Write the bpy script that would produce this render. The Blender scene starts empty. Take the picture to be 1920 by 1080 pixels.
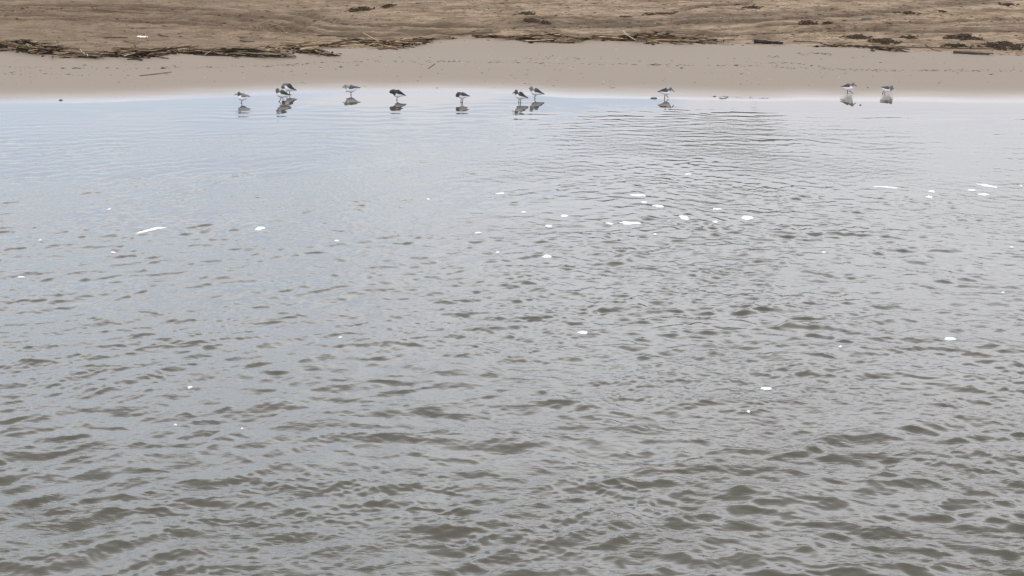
import bpy, bmesh, math, random
import numpy as np
from mathutils import Vector
rnd = random.Random(7)
nr = np.random.RandomState(11)
R = math.radians
scene = bpy.context.scene
C = scene.collection

# ---------------------------------------------------------------- camera
CAMH, PITCH, FPX = 4.1, R(15.8), 3583.0
cam_d = bpy.data.cameras.new('camera'); cam = bpy.data.objects.new('camera', cam_d); C.objects.link(cam)
cam.location = (0, 0, CAMH); cam.rotation_euler = (R(90) - PITCH, 0, 0)
cam_d.sensor_width = 36; cam_d.lens = FPX / 1920 * 36
cam_d.clip_start = 0.1; cam_d.clip_end = 8000
scene.camera = cam

# ---------------------------------------------------------------- sky, sun, exposure
SUN_EL, SUN_AZ = R(62), R(-85)          # azimuth measured from +Y towards +X
world = bpy.data.worlds.new('World'); scene.world = world; world.use_nodes = True
wt = world.node_tree; wt.nodes.clear()
def N(t, kind, **kw):
    n = t.nodes.new(kind)
    for k, v in kw.items():
        if k == 'ins':
            for a, b in v.items(): n.inputs[a].default_value = b
        else: setattr(n, k, v)
    return n
def math_n(t, op, a, b=None, clamp=False):
    n = t.nodes.new('ShaderNodeMath'); n.operation = op; n.use_clamp = clamp
    for i, v in enumerate((a, b)):
        if v is None: continue
        if isinstance(v, (int, float)): n.inputs[i].default_value = v
        else: t.links.new(v, n.inputs[i])
    return n.outputs[0]
def ramp(t, fac, stops, interp='EASE'):
    n = t.nodes.new('ShaderNodeValToRGB'); n.color_ramp.interpolation = interp
    cr = n.color_ramp
    while len(cr.elements) < len(stops): cr.elements.new(0.5)
    for e, (p, c) in zip(cr.elements, stops):
        e.position = p
        e.color = (c, c, c, 1) if isinstance(c, (int, float)) else (*c, 1)
    t.links.new(fac, n.inputs[0]); return n.outputs[0]
def mixc(t, f, a, b):
    n = t.nodes.new('ShaderNodeMix'); n.data_type = 'RGBA'
    for s, v in ((n.inputs[0], f), (n.inputs[6], a), (n.inputs[7], b)):
        if isinstance(v, (int, float)): s.default_value = v
        elif isinstance(v, tuple): s.default_value = (*v, 1)
        else: t.links.new(v, s)
    return n.outputs[2]
def sclc(t, c, k):
    n = t.nodes.new('ShaderNodeVectorMath'); n.operation = 'SCALE'
    t.links.new(c, n.inputs[0])
    if isinstance(k, (int, float)): n.inputs[3].default_value = k
    else: t.links.new(k, n.inputs[3])
    return n.outputs[0]
tc = N(wt, 'ShaderNodeTexCoord')
sky = N(wt, 'ShaderNodeTexSky', sky_type='NISHITA', sun_disc=False)
sky.sun_elevation = SUN_EL; sky.sun_rotation = SUN_AZ; sky.altitude = 0; sky.dust_density = 1.5
sep = N(wt, 'ShaderNodeSeparateXYZ'); wt.links.new(tc.outputs['Generated'], sep.inputs[0])
X, Y, Z = sep.outputs
zc = math_n(wt, 'MAXIMUM', Z, 0.0)
# cloud deck: direction projected on a flat layer
zd = math_n(wt, 'ADD', zc, 0.12)
comb = N(wt, 'ShaderNodeCombineXYZ')
wt.links.new(math_n(wt, 'DIVIDE', X, zd), comb.inputs[0]); wt.links.new(math_n(wt, 'DIVIDE', Y, zd), comb.inputs[1])
n1 = N(wt, 'ShaderNodeTexNoise', ins={'Scale': 2.4, 'Detail': 5.0, 'Roughness': 0.55, 'Distortion': 0.4}); wt.links.new(comb.outputs[0], n1.inputs['Vector'])
n2 = N(wt, 'ShaderNodeTexNoise', ins={'Scale': 0.6, 'Detail': 4.0, 'Roughness': 0.5}); wt.links.new(comb.outputs[0], n2.inputs['Vector'])
# blue openings, all of them to the left of the view
left = ramp(wt, math_n(wt, 'ADD', math_n(wt, 'MULTIPLY', X, 1.0), 0.5), [(0.30, 1.0), (0.60, 0.0)])
gap = math_n(wt, 'ADD', math_n(wt, 'MULTIPLY', left, 0.20), n1.outputs[0])
gapm = ramp(wt, gap, [(0.55, 0.0), (0.63, 1.0)])
# thick overcast: brightness by height above the horizon
elr = ramp(wt, zc, [(0.0, 0.34), (0.17, 0.505), (0.27, 0.66), (0.36, 0.93), (0.45, 0.88), (0.54, 0.66), (0.66, 0.46), (1.0, 0.38)])
cvar = ramp(wt, n2.outputs[0], [(0.30, 0.92), (0.70, 1.05)])
cl = math_n(wt, 'MULTIPLY', elr, cvar)
tint = mixc(wt, ramp(wt, zc, [(0.1, 0.0), (0.5, 1.0)]), (0.975, 0.985, 1.06), (0.975, 0.985, 1.05))
cloud = sclc(wt, sclc(wt, tint, cl), 46.0)
skyb = sclc(wt, sky.outputs[0], 4.5)
blue = mixc(wt, 0.66, cloud, skyb)
gapm = math_n(wt, 'MULTIPLY', gapm, ramp(wt, zc, [(0.24, 1.0), (0.40, 0.06)]))
col = mixc(wt, math_n(wt, 'MULTIPLY', gapm, 0.78), cloud, blue)
bg = N(wt, 'ShaderNodeBackground'); bg.inputs[1].default_value = 0.10
wt.links.new(col, bg.inputs[0])
wo = N(wt, 'ShaderNodeOutputWorld'); wt.links.new(bg.outputs[0], wo.inputs[0])
sun_d = bpy.data.lights.new('sun', 'SUN'); sun = bpy.data.objects.new('sun', sun_d); C.objects.link(sun)
sun_d.energy = 0.9; sun_d.angle = R(10); sun_d.color = (1.0, 0.95, 0.88)
sd = Vector((math.sin(SUN_AZ) * math.cos(SUN_EL), math.cos(SUN_AZ) * math.cos(SUN_EL), math.sin(SUN_EL)))
sun.rotation_euler = sd.to_track_quat('Z', 'Y').to_euler()
scene.view_settings.view_transform = 'Standard'; scene.view_settings.look = 'None'
scene.view_settings.exposure = -0.35; scene.view_settings.gamma = 1.0; scene.view_settings.use_curve_mapping = False

# ---------------------------------------------------------------- helpers
def material(name):
    m = bpy.data.materials.new(name); m.use_nodes = True; t = m.node_tree; t.nodes.clear()
    o = N(t, 'ShaderNodeOutputMaterial'); b = N(t, 'ShaderNodeBsdfPrincipled'); t.links.new(b.outputs[0], o.inputs[0])
    return m, t, b
def attr(t, name): return N(t, 'ShaderNodeAttribute', attribute_name=name)
def link(name, me, parent=None):
    o = bpy.data.objects.new(name, me); C.objects.link(o)
    if parent: o.parent = parent
    return o
def tag(o, label=None, cat=None, group=None, kind=None):
    if label: o['label'] = label
    if cat: o['category'] = cat
    if group: o['group'] = group
    if kind: o['kind'] = kind
    return o
def np_mesh(name, v, f, mat, smooth=True, attrs=None, cols=None):
    v = np.asarray(v, np.float32); f = np.asarray(f, np.int32)
    me = bpy.data.meshes.new(name)
    me.vertices.add(len(v)); me.vertices.foreach_set('co', v.ravel())
    k = f.shape[1]
    me.loops.add(f.size); me.loops.foreach_set('vertex_index', f.ravel())
    me.polygons.add(len(f)); me.polygons.foreach_set('loop_start', np.arange(0, f.size, k, dtype=np.int32))
    me.polygons.foreach_set('loop_total', np.full(len(f), k, np.int32))
    me.polygons.foreach_set('use_smooth', np.full(len(f), smooth))
    me.update(calc_edges=True)
    for n, a in (attrs or {}).items():
        at = me.attributes.new(n, 'FLOAT', 'POINT'); at.data.foreach_set('value', np.asarray(a, np.float32))
    for n, a in (cols or {}).items():
        a = np.asarray(a, np.float32); a = np.concatenate([a, np.ones((len(a), 1), np.float32)], 1)
        at = me.attributes.new(n, 'FLOAT_COLOR', 'POINT'); at.data.foreach_set('color', a.ravel())
    me.materials.append(mat); me.validate()
    return me
def grid_faces(nx, ny):
    i = np.arange(nx * ny).reshape(ny, nx)
    return np.stack([i[:-1, :-1], i[:-1, 1:], i[1:, 1:], i[1:, :-1]], -1).reshape(-1, 4)
def hashl(ix, iy, s):
    h = (ix.astype(np.int64) * 374761393 + iy.astype(np.int64) * 668265263 + s * 974634777) & 0xffffffff
    h = ((h ^ (h >> 13)) * 1274126177) & 0xffffffff
    return ((h ^ (h >> 16)) & 0xffff) / 65535.0
def vnoise(x, y, s=0):
    ix = np.floor(x); iy = np.floor(y); fx = x - ix; fy = y - iy
    fx = fx * fx * fx * (fx * (fx * 6 - 15) + 10); fy = fy * fy * fy * (fy * (fy * 6 - 15) + 10)
    a = hashl(ix, iy, s); b = hashl(ix + 1, iy, s); c = hashl(ix, iy + 1, s); d = hashl(ix + 1, iy + 1, s)
    return (a + (b - a) * fx) * (1 - fy) + (c + (d - c) * fx) * fy
def fbm(x, y, s=0, o=4):
    r = 0; a = 0.5; t = 0
    for k in range(o):
        r = r + a * vnoise(x * 2 ** k + 17 * k, y * 2 ** k - 9 * k, s + k); t += a; a *= 0.5
    return r / t
def sstep(a, b, x):
    t = np.clip((np.asarray(x, float) - a) / (b - a), 0, 1); return t * t * (3 - 2 * t)
cp, sp = math.cos(PITCH), math.sin(PITCH)
def ray(px, py):
    u = (px - 960) / FPX; v = (540 - py) / FPX
    return np.array([u, cp + v * sp, -sp + v * cp])
def at_water(px, py):
    d = ray(px, py); k = CAMH / -d[2]; return np.array([d[0] * k, d[1] * k, 0.0])

# ---------------------------------------------------------------- lie of the land
shore_px = [(-400, 201), (0, 197), (200, 192), (400, 184), (520, 178), (640, 175.5), (800, 174.5), (950, 178), (1080, 184), (1250, 185.5), (1400, 189), (1650, 190), (1920, 192), (2400, 195)]
sw = np.array([at_water(*p)[:2] for p in shore_px])
def shore_y(x): return np.interp(x, sw[:, 0], sw[:, 1]) + 0.26 * (fbm(np.asarray(x, float) * 0.7 + 3, np.zeros(np.shape(x)) + 1.5, 99, 3) - 0.5)
tide_px = [(-300, 84), (0, 88), (60, 100), (170, 109), (300, 104), (380, 103), (500, 107), (560, 98), (640, 92), (700, 90), (790, 85), (840, 76), (960, 75), (1095, 79), (1200, 79), (1330, 82), (1450, 85), (1600, 90), (1700, 96), (1850, 103), (2200, 108)]
def ground(x, y):
    x = np.asarray(x, float); y = np.asarray(y, float)
    t = y - shore_y(x)
    z = np.where(t < 0, 0.030 * t, 0.0)
    z = np.where(t < -2, -0.06 + 0.07 * (t + 2), z); z = np.maximum(z, -1.6)
    tp = np.maximum(t, 0)
    up = 0.018 * np.minimum(tp, 0.7) + 0.062 * np.clip(tp - 0.7, 0, 1.5) + 0.05 * np.clip(tp - 2.2, 0, 12) + 0.02 * np.clip(tp - 14.2, 0, 60)
    dry = sstep(1.6, 2.8, tp) * (1 - sstep(25, 60, tp))
    up = up + dry * (0.10 * (fbm(x * 0.35 + 5, y * 0.6, 3, 2) - 0.5))
    up = up + sstep(30, 60, tp) * 1.2 * fbm(x * 0.05, y * 0.05, 8, 3)
    return z + up
def at_ground(px, py):
    d = ray(px, py); lo = 8.0; k = 20.0
    ks = np.linspace(15, 60, 1801)
    h = CAMH + d[2] * ks - ground(d[0] * ks, d[1] * ks)
    i = int(np.argmax(h < 0))
    if h[i] >= 0: i = len(ks) - 1
    a, b = h[i - 1], h[i]; k = ks[i - 1] + (ks[i] - ks[i - 1]) * a / (a - b)
    return np.array([d[0] * k, d[1] * k])
# dark drift lines and wheel ruts across the upper beach (traced, laid on the sand)
ruts_px = [
 [(-60, 37), (0, 38), (150, 38), (300, 44), (420, 52), (500, 60), (580, 66)],
 [(380, 30), (480, 32), (540, 37), (570, 46), (620, 55), (700, 59), (800, 62), (900, 63)],
 [(560, 28), (600, 35), (640, 43), (700, 47), (780, 51), (960, 51), (1100, 50), (1200, 48), (1300, 42), (1440, 38), (1600, 28), (1750, 10), (1850, 4)],
 [(1150, 66), (1300, 58), (1440, 50), (1560, 47), (1700, 43), (1980, 35)],
 [(940, 37), (1050, 34), (1140, 33), (1220, 27), (1280, 19), (1340, 11), (1400, 6)],
 [(1200, 64), (1300, 66), (1440, 62), (1600, 56), (1750, 60), (1960, 59)],
 [(-60, 21), (0, 22), (200, 24), (330, 28), (430, 36), (500, 45), (570, 57), (585, 61)],
 [(-60, 12), (200, 13), (350, 18), (450, 24), (520, 24), (600, 22)],
 [(-60, 30), (120, 30), (300, 36), (400, 42), (460, 50), (560, 62)],
 [(-60, 17), (100, 18), (260, 20), (420, 32), (520, 46)],
 [(480, 50), (540, 54), (600, 64), (700, 68), (800, 66)],
 [(960, 44), (1100, 43), (1200, 41), (1300, 34), (1440, 29), (1560, 20)],
 [(1400, 66), (1500, 60), (1620, 52), (1740, 49), (1960, 45)],
]
ruts = []
for pl in ruts_px:
    q = np.array([at_ground(*p) for p in pl]); out = []
    for i in range(len(q) - 1):
        n = max(2, int(np.linalg.norm(q[i + 1] - q[i]) / 0.12))
        for k in range(n):
            t = k / n; p0 = q[max(i - 1, 0)]; p1 = q[i]; p2 = q[i + 1]; p3 = q[min(i + 2, len(q) - 1)]
            out.append(0.5 * (2 * p1 + (p2 - p0) * t + (2 * p0 - 5 * p1 + 4 * p2 - p3) * t * t + (3 * p1 - p0 - 3 * p2 + p3) * t ** 3))
    out.append(q[-1]); ruts.append(np.array(out))
def seg_dist(x, y, pl):
    best = np.full(x.shape, 9.0)
    for a, b in zip(pl[:-1], pl[1:]):
        m = (x > min(a[0], b[0]) - 0.6) & (x < max(a[0], b[0]) + 0.6) & (y > min(a[1], b[1]) - 0.6) & (y < max(a[1], b[1]) + 0.6)
        if not m.any(): continue
        d = b - a; L = d @ d + 1e-9; xx = x[m] - a[0]; yy = y[m] - a[1]
        t = np.clip((xx * d[0] + yy * d[1]) / L, 0, 1)
        best[m] = np.minimum(best[m], np.hypot(xx - t * d[0], yy - t * d[1]))
    return best
tl = np.array([at_ground(*p) for p in tide_px])
def tide_y(x): return np.interp(x, tl[:, 0], tl[:, 1])
def rut_depth(x, y):
    z = np.zeros(x.shape); s = np.zeros(x.shape)
    for i, pl in enumerate(ruts):
        d = seg_dist(x, y, pl); w = 0.05 + 0.03 * (i % 3)
        br = 0.35 + 0.9 * vnoise(x * 1.3 + i * 7, y * 1.3, 40 + i)
        z += br * (-0.026 * np.exp(-(d / w) ** 2) + 0.018 * np.exp(-((d - 2.0 * w) / w) ** 2))
        s = np.maximum(s, np.clip(br * (.45 + 1.4 * vnoise(x * 9, y * 30, 140 + i)), 0, 1) * np.exp(-(d / (1.6 * w)) ** 2))
    return z, s
def ground_full(x, y):
    x = np.atleast_1d(np.asarray(x, float)); y = np.atleast_1d(np.asarray(y, float))
    t = y - shore_y(x)
    dry = sstep(-.15, .35, y - tide_y(x)) * (1 - sstep(20, 40, t))
    rz, rs = rut_depth(x, y)
    z = ground(x, y) + dry * (0.050 * (fbm(x * 1.3, y * 2.0, 21, 5) - 0.5) + 0.034 * (fbm(x * 7, y * 9, 5, 3) - 0.5)) + rz * dry
    z = z + sstep(0.0, 0.5, t) * 0.004 * (fbm(x * 0.8, y * 3.0, 31, 3) - 0.5)
    return z, rs, t
def gz(x, y): return float(ground_full(x, y)[0][0])
def axis(dense_lo, dense_hi, step, far, lo=None, growth=1.25):
    a = list(np.arange(dense_lo, dense_hi + 1e-6, step)); s = step; p = a[-1]
    while p < far: s *= growth; p += s; a.append(p)
    s = step; p = a[0]; b = []; lo = -far if lo is None else lo
    while p > lo: s *= growth; p -= s; b.append(p)
    return np.array(b[::-1] + a)

# ---- sand
gx = axis(-7.6, 7.6, 0.024, 2500); gy = axis(21.2, 32.5, 0.026, 2500, lo=-2500)
GX, GY = np.meshgrid(gx, gy)
gzv, grs, gt = ground_full(GX.ravel(), GY.ravel()); gdry = GY.ravel() - tide_y(GX.ravel())
GZ = gzv.reshape(len(gy), len(gx))
def gq(x, y):
    x = np.atleast_1d(np.asarray(x, float)); y = np.atleast_1d(np.asarray(y, float))
    i = np.clip(np.searchsorted(gx, x) - 1, 0, len(gx) - 2); j = np.clip(np.searchsorted(gy, y) - 1, 0, len(gy) - 2)
    u = (x - gx[i]) / (gx[i + 1] - gx[i]); v = (y - gy[j]) / (gy[j + 1] - gy[j])
    return (GZ[j, i] * (1 - u) + GZ[j, i + 1] * u) * (1 - v) + (GZ[j + 1, i] * (1 - u) + GZ[j + 1, i + 1] * u) * v
def gz(x, y): return float(gq(x, y)[0])
m_sand, t, b = material('sand')
pos = N(t, 'ShaderNodeNewGeometry').outputs['Position']
def mapping(t, v, s):
    n = N(t, 'ShaderNodeMapping'); t.links.new(v, n.inputs[0]); n.inputs['Scale'].default_value = s; return n.outputs[0]
def noise(t, v, scale, detail=4, rough=0.55, dist=0.0):
    n = N(t, 'ShaderNodeTexNoise', ins={'Scale': scale, 'Detail': detail, 'Roughness': rough, 'Distortion': dist}); t.links.new(v, n.inputs['Vector']); return n.outputs[0]
up_ = attr(t, 'inland').outputs['Fac']          # metres inland from the water's edge
rut_ = attr(t, 'rut').outputs['Fac']
nbig = noise(t, mapping(t, pos, (0.5, 1.3, 1)), 1.0, 4)
nmid = noise(t, mapping(t, pos, (1.5, 5, 1)), 1.6, 6, 0.65)
nfine = noise(t, mapping(t, pos, (1, 1.8, 1)), 34, 4, 0.7)
nstr = noise(t, mapping(t, pos, (0.9, 9, 1)), 1.5, 6, 0.7, 0.6)
upn = math_n(t, 'ADD', up_, math_n(t, 'MULTIPLY', math_n(t, 'SUBTRACT', nbig, 0.5), 0.5))
tid_ = math_n(t, 'ADD', attr(t, 'tide').outputs['Fac'], math_n(t, 'MULTIPLY', math_n(t, 'SUBTRACT', nmid, 0.5), 0.5))
dryf = ramp(t, math_n(t, 'ADD', tid_, 0.5), [(0.38, 0.0), (0.75, 1.0)])
damp = mixc(t, ramp(t, math_n(t, 'MULTIPLY', upn, 0.5), [(0.0, 0.0), (0.28, 1.0)]), (0.120, 0.101, 0.083), (0.200, 0.167, 0.134))
dry = mixc(t, ramp(t, nmid, [(0.32, 0.0), (0.68, 1.0)]), (0.128, 0.089, 0.055), (0.345, 0.258, 0.172))
dry = mixc(t, math_n(t, 'MULTIPLY', ramp(t, nstr, [(0.50, 0.0), (0.70, 1.0)]), 0.50), dry, (0.110, 0.076, 0.048))
sx_ = N(t, 'ShaderNodeSeparateXYZ'); t.links.new(pos, sx_.inputs[0])
lft = ramp(t, math_n(t, 'ADD', math_n(t, 'MULTIPLY', sx_.outputs[0], 0.1), 0.5), [(0.0, 0.55), (0.42, 0.12), (0.6, 0.0)])
dry = mixc(t, lft, dry, (0.150, 0.108, 0.070))
dry = mixc(t, math_n(t, 'MULTIPLY', rut_, 0.90), dry, (0.085, 0.062, 0.043))
sandc = mixc(t, dryf, damp, dry)
nspk = noise(t, mapping(t, pos, (1, 2.6, 1)), 11, 3, 0.7)
sandc = mixc(t, math_n(t, 'MULTIPLY', ramp(t, nspk, [(0.32, 1.0), (0.42, 0.0)]), math_n(t, 'MULTIPLY', dryf, 0.8)), sandc, (0.075, .054, .036))
spk = ramp(t, nfine, [(0.34, 1.0), (0.44, 0.0)])
spk = math_n(t, 'MULTIPLY', spk, math_n(t, 'ADD', math_n(t, 'MULTIPLY', dryf, 0.80), 0.08))
sandc = mixc(t, spk, sandc, (0.06, 0.045, 0.034))
t.links.new(sandc, b.inputs['Base Color'])
wetx = math_n(t, 'ADD', up_, math_n(t, 'MULTIPLY', math_n(t, 'SUBTRACT', noise(t, mapping(t, pos, (0.7, 2.5, 1)), 1.2, 4), 0.5), 0.22))
wr = ramp(t, math_n(t, 'MULTIPLY', wetx, 0.5), [(0.0, 0.0), (0.07, 0.20), (0.20, 0.50), (0.48, 1.0)], 'LINEAR')
t.links.new(math_n(t, 'ADD', math_n(t, 'MULTIPLY', wr, 0.75), 0.015), b.inputs['Roughness'])
b.inputs['IOR'].default_value = 1.333
t.links.new(ramp(t, math_n(t, 'MULTIPLY', wetx, 0.5), [(0.05, 0.5), (0.22, 0.30), (0.50, 0.10)], 'LINEAR'), b.inputs['Specular IOR Level'])
bp = N(t, 'ShaderNodeBump'); bp.inputs['Distance'].default_value = 0.035
t.links.new(math_n(t, 'MULTIPLY', dryf, 0.9), bp.inputs['Strength'])
t.links.new(math_n(t, 'ADD', nfine, math_n(t, 'MULTIPLY', nmid, 1.5)), bp.inputs['Height'])
t.links.new(bp.outputs[0], b.inputs['Normal'])
tag(link('sand', np_mesh('sand', np.stack([GX.ravel(), GY.ravel(), gzv], 1), grid_faces(len(gx), len(gy)), m_sand, attrs={'inland': gt, 'rut': grs, 'tide': np.clip(gdry, -5, 5)})), kind='structure')

# ---------------------------------------------------------------- water
def band(n, l0, l1, dmean, dspread, seed):
    r = np.random.RandomState(seed); lam = np.exp(r.uniform(math.log(l0), math.log(l1), n))
    k = 2 * math.pi / lam; th = R(dmean) + R(dspread) * r.randn(n)
    a = (1 / k) * math.sqrt(2.0 / n)                 # unit rms slope
    return k * np.sin(th), k * np.cos(th), a, r.uniform(0, 2 * math.pi, n), k
B_L = band(14, 0.55, 1.3, 8, 35, 1)
B_M = band(44, 0.085, 0.25, 24, 28, 2); B_M2 = band(44, 0.085, 0.24, -26, 28, 12); B_N = band(28, 0.20, 0.44, 18, 28, 14); B_N2 = band(28, 0.20, 0.44, -22, 28, 15)
B_S = band(56, 0.040, 0.095, 4, 44, 3)
B_C = band(20, 0.036, 0.055, 30, 14, 6)
B_R = band(22, 0.13, 0.28, 0, 7, 4)
B_R2 = band(16, 0.08, 0.15, 12, 14, 5)
def ev(B, x, y):
    h = np.zeros(x.shape, np.float32); dx = h.copy(); dy = h.copy()
    for kx, ky, a, ph, k in zip(*B):
        p = (kx * x + ky * y + ph).astype(np.float32); s = np.sin(p); c = np.cos(p)
        h += a * s; dx += a * kx / k * c; dy += a * ky / k * c
    return h, dx, dy
def prof(y, pts): return np.interp(y, [p[0] for p in pts], [p[1] for p in pts])
def water_xyz(x, y):
    x = np.asarray(x, np.float64); y = np.asarray(y, np.float64)
    wx = x + 0.10 * (fbm(x * 0.9, y * 0.9, 60, 2) - 0.5) * 2; wy = y + 0.12 * (fbm(x * 0.8, y * 0.9, 61, 2) - 0.5) * 2
    wx = wx + .030 * (vnoise(x * 4.1, y * 4.6, 64) - .5) * 2; wy = wy + .030 * (vnoise(x * 4.3, y * 4.8, 65) - .5) * 2
    t = shore_y(x) - y                                # metres out from the edge
    g1 = fbm(x * 0.55, y * 0.75, 70, 3); g2 = fbm(x * 0.7 + 9, y * 0.9, 71, 3); g3 = fbm(x * 0.35 + 3, y * 1.6, 72, 3)
    g4 = fbm(x * 2.2, y * 3.4, 73, 2)
    g4b = fbm(x * 1.3 + 7, y * 2.0, 79, 2)
    grp = lambda g, lo, hi: lo + (hi - lo) * sstep(0.32, 0.68, g)
    aL = prof(y, [(8, .050), (12, .034), (15, .024), (18, .012), (20.5, .003), (22, 0)])
    aM = prof(y, [(8, .115), (10, .105), (12, .092), (15, .076), (17.5, .060), (18.8, .040), (20.5, .018), (21.8, .002), (22.3, 0)]) * grp(g1, 0.75, 1.2) * (.78 + .65 * sstep(0.42, 0.80, g4))
    aS = prof(y, [(8, .145), (10, .125), (12, .092), (15, .066), (18, .056), (20, .034), (21.3, .012), (22.2, 0)]) * grp(g2, 0.6, 1.35)
    aC = prof(y, [(8, .10), (10, .075), (11.5, .030), (13, .01), (15, 0), (24, 0)]) * sstep(0.42, 0.66, fbm(x * 1.8 + 4, y * 2.6, 75, 2))
    side = sstep(-.9, 1.4, x) * (1 - sstep(2.0, 4.2, x))
    aR = prof(t, [(0.0, 0), (0.35, 0.002), (0.8, .015), (1.3, .026), (2.4, .030), (3.2, .016), (4.4, 0)]) * grp(g3, 0.45, 1.25) * (0.80 + .45 * side)
    aR2 = aR * 1.6 * side; aM = aM * (1 + .35 * side * sstep(13, 15, y))
    aN = prof(y, [(8, .115), (10, .095), (12, .055), (15, .026), (17.5, .012), (19, 0)]) * grp(g1, 0.8, 1.2) * .5 ** .5 * (.75 + .55 * sstep(0.40, 0.80, g4b))
    out = np.zeros(x.shape + (3,)); out[..., 0] = x; out[..., 1] = y
    edge = sstep(60, 20, np.abs(x)) * 0.0 + np.where(np.abs(x) < 12, 1, 0.25)
    for B, a, ch in ((B_L, aL, 0.9), (B_M, aM * .5 ** .5 * (.6 + .8 * sstep(-3, 3, x)), .8), (B_M2, aM * .5 ** .5 * (1.4 - .8 * sstep(-3, 3, x)), .8), (B_N, aN * (.6 + .8 * sstep(-3, 3, x)), .8), (B_N2, aN * (1.4 - .8 * sstep(-3, 3, x)), .8), (B_S, aS, 0.6), (B_C, aC, 0.0), (B_R, aR, 0.6), (B_R2, aR2, 0.4)):
        h, dx, dy = ev(B, wx, wy); a = a * edge
        out[..., 2] += a * h; out[..., 0] += ch * a * dx; out[..., 1] += ch * a * dy
    ra = prof(y, [(8, .0100), (11, .0072), (14, .0046), (17.5, .0026), (19, 0)]) * edge      # sharp little crests
    qx = wx + .35 * wy * np.where(True, sstep(-4, 4, x) - .5, 0)
    v1 = vnoise(wx * 2.4 + 5, wy * 4.2, 77) * .65 + vnoise(wx * 5.1, wy * 8.3 + 3, 78) * .35
    out[..., 2] += ra * (1 - 2.4 * np.sqrt((2 * v1 - 1) ** 2 + .004))
    return out
xs = axis(-6.9, 6.9, 0.0118, 900)
ys = []; p = 8.4
while p < 23.75: ys.append(p); p += 0.0095 * (p / 9.0) ** 1.35
q = 8.4; s_ = 0.0095
while q > -900: s_ *= 1.25; q -= s_; ys.insert(0, q)
ys = np.array(ys)
WX, WY = np.meshgrid(xs, ys)
# the last rows follow the shoreline a little way under the sand
WP = water_xyz(WX.ravel(), WY.ravel())
depth = shore_y(WX.ravel()) - WY.ravel()
far_side = np.abs(WX.ravel()) > 12
WP[:, 2] = np.where((depth < 0.25) | (np.abs(WX.ravel()) > 60) | (WY.ravel() < -40), 0.0, WP[:, 2])
fW = grid_faces(len(xs), len(ys))
keep = (depth[fW] > -1.2).any(1); fW = fW[keep]
m_wat, t, b = material('water')
geo = N(t, 'ShaderNodeNewGeometry').outputs['Position']
dep = attr(t, 'depth').outputs['Fac']
wn = noise(t, mapping(t, geo, (0.5, 0.9, 0.0)), 0.8, 3)
deepc = mixc(t, wn, (0.046, 0.043, 0.031), (0.060, 0.056, 0.040))
wc = mixc(t, ramp(t, math_n(t, 'MULTIPLY', dep, 0.2), [(0.0, 0.0), (0.12, 0.45), (0.6, 1.0)], 'LINEAR'), (0.062, 0.050, 0.039), deepc)
t.links.new(wc, b.inputs['Base Color'])
b.inputs['Roughness'].default_value = 0.03; b.inputs['IOR'].default_value = 1.333
mk = attr(t, 'ruffle').outputs['Fac']
w1 = N(t, 'ShaderNodeTexNoise', noise_dimensions='3D', ins={'Scale': 26.0, 'Detail': 3.0, 'Roughness': 0.6}); t.links.new(mapping(t, geo, (0.6, 1.0, 0.3)), w1.inputs['Vector'])
mp2 = N(t, 'ShaderNodeMapping'); t.links.new(geo, mp2.inputs[0]); mp2.inputs['Rotation'].default_value = (0, 0, R(28)); mp2.inputs['Scale'].default_value = (13, 56, 8)
w2 = N(t, 'ShaderNodeTexNoise', ins={'Scale': 1.0, 'Detail': 2.0, 'Roughness': 0.5, 'Distortion': 0.3}); t.links.new(mp2.outputs[0], w2.inputs['Vector'])
mk2 = attr(t, 'hatch').outputs['Fac']
bp2 = N(t, 'ShaderNodeBump'); bp2.inputs['Distance'].default_value = 0.004
t.links.new(mk2, bp2.inputs['Strength']); t.links.new(w2.outputs[0], bp2.inputs['Height'])
bp = N(t, 'ShaderNodeBump'); bp.inputs['Distance'].default_value = 0.004
t.links.new(bp2.outputs[0], bp.inputs['Normal']); t.links.new(mk, bp.inputs['Strength']); t.links.new(w1.outputs[0], bp.inputs['Height']); t.links.new(bp.outputs[0], b.inputs['Normal'])
xf, yf = WX.ravel(), WY.ravel()
hat = prof(yf, [(8, 1.0), (10, .8), (12, .35), (14.5, .20), (17, .0), (24, 0)]) * (.30 + .90 * sstep(0.38, 0.60, fbm(xf * 1.5 + 4, yf * 2.2, 95, 3)))
ruf = prof(yf, [(8, 1.0), (11, .65), (15, .50), (18, .62), (20, .60), (21.2, .25), (22.2, .04), (22.8, 0.0)]) * (0.5 + .8 * sstep(0.35, 0.65, fbm(xf * 0.6 + 2, yf * 0.9, 90, 3)))
tag(link('water', np_mesh('water', WP, fW, m_wat, attrs={'depth': depth, 'ruffle': ruf, 'hatch': hat})), kind='structure')

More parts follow.
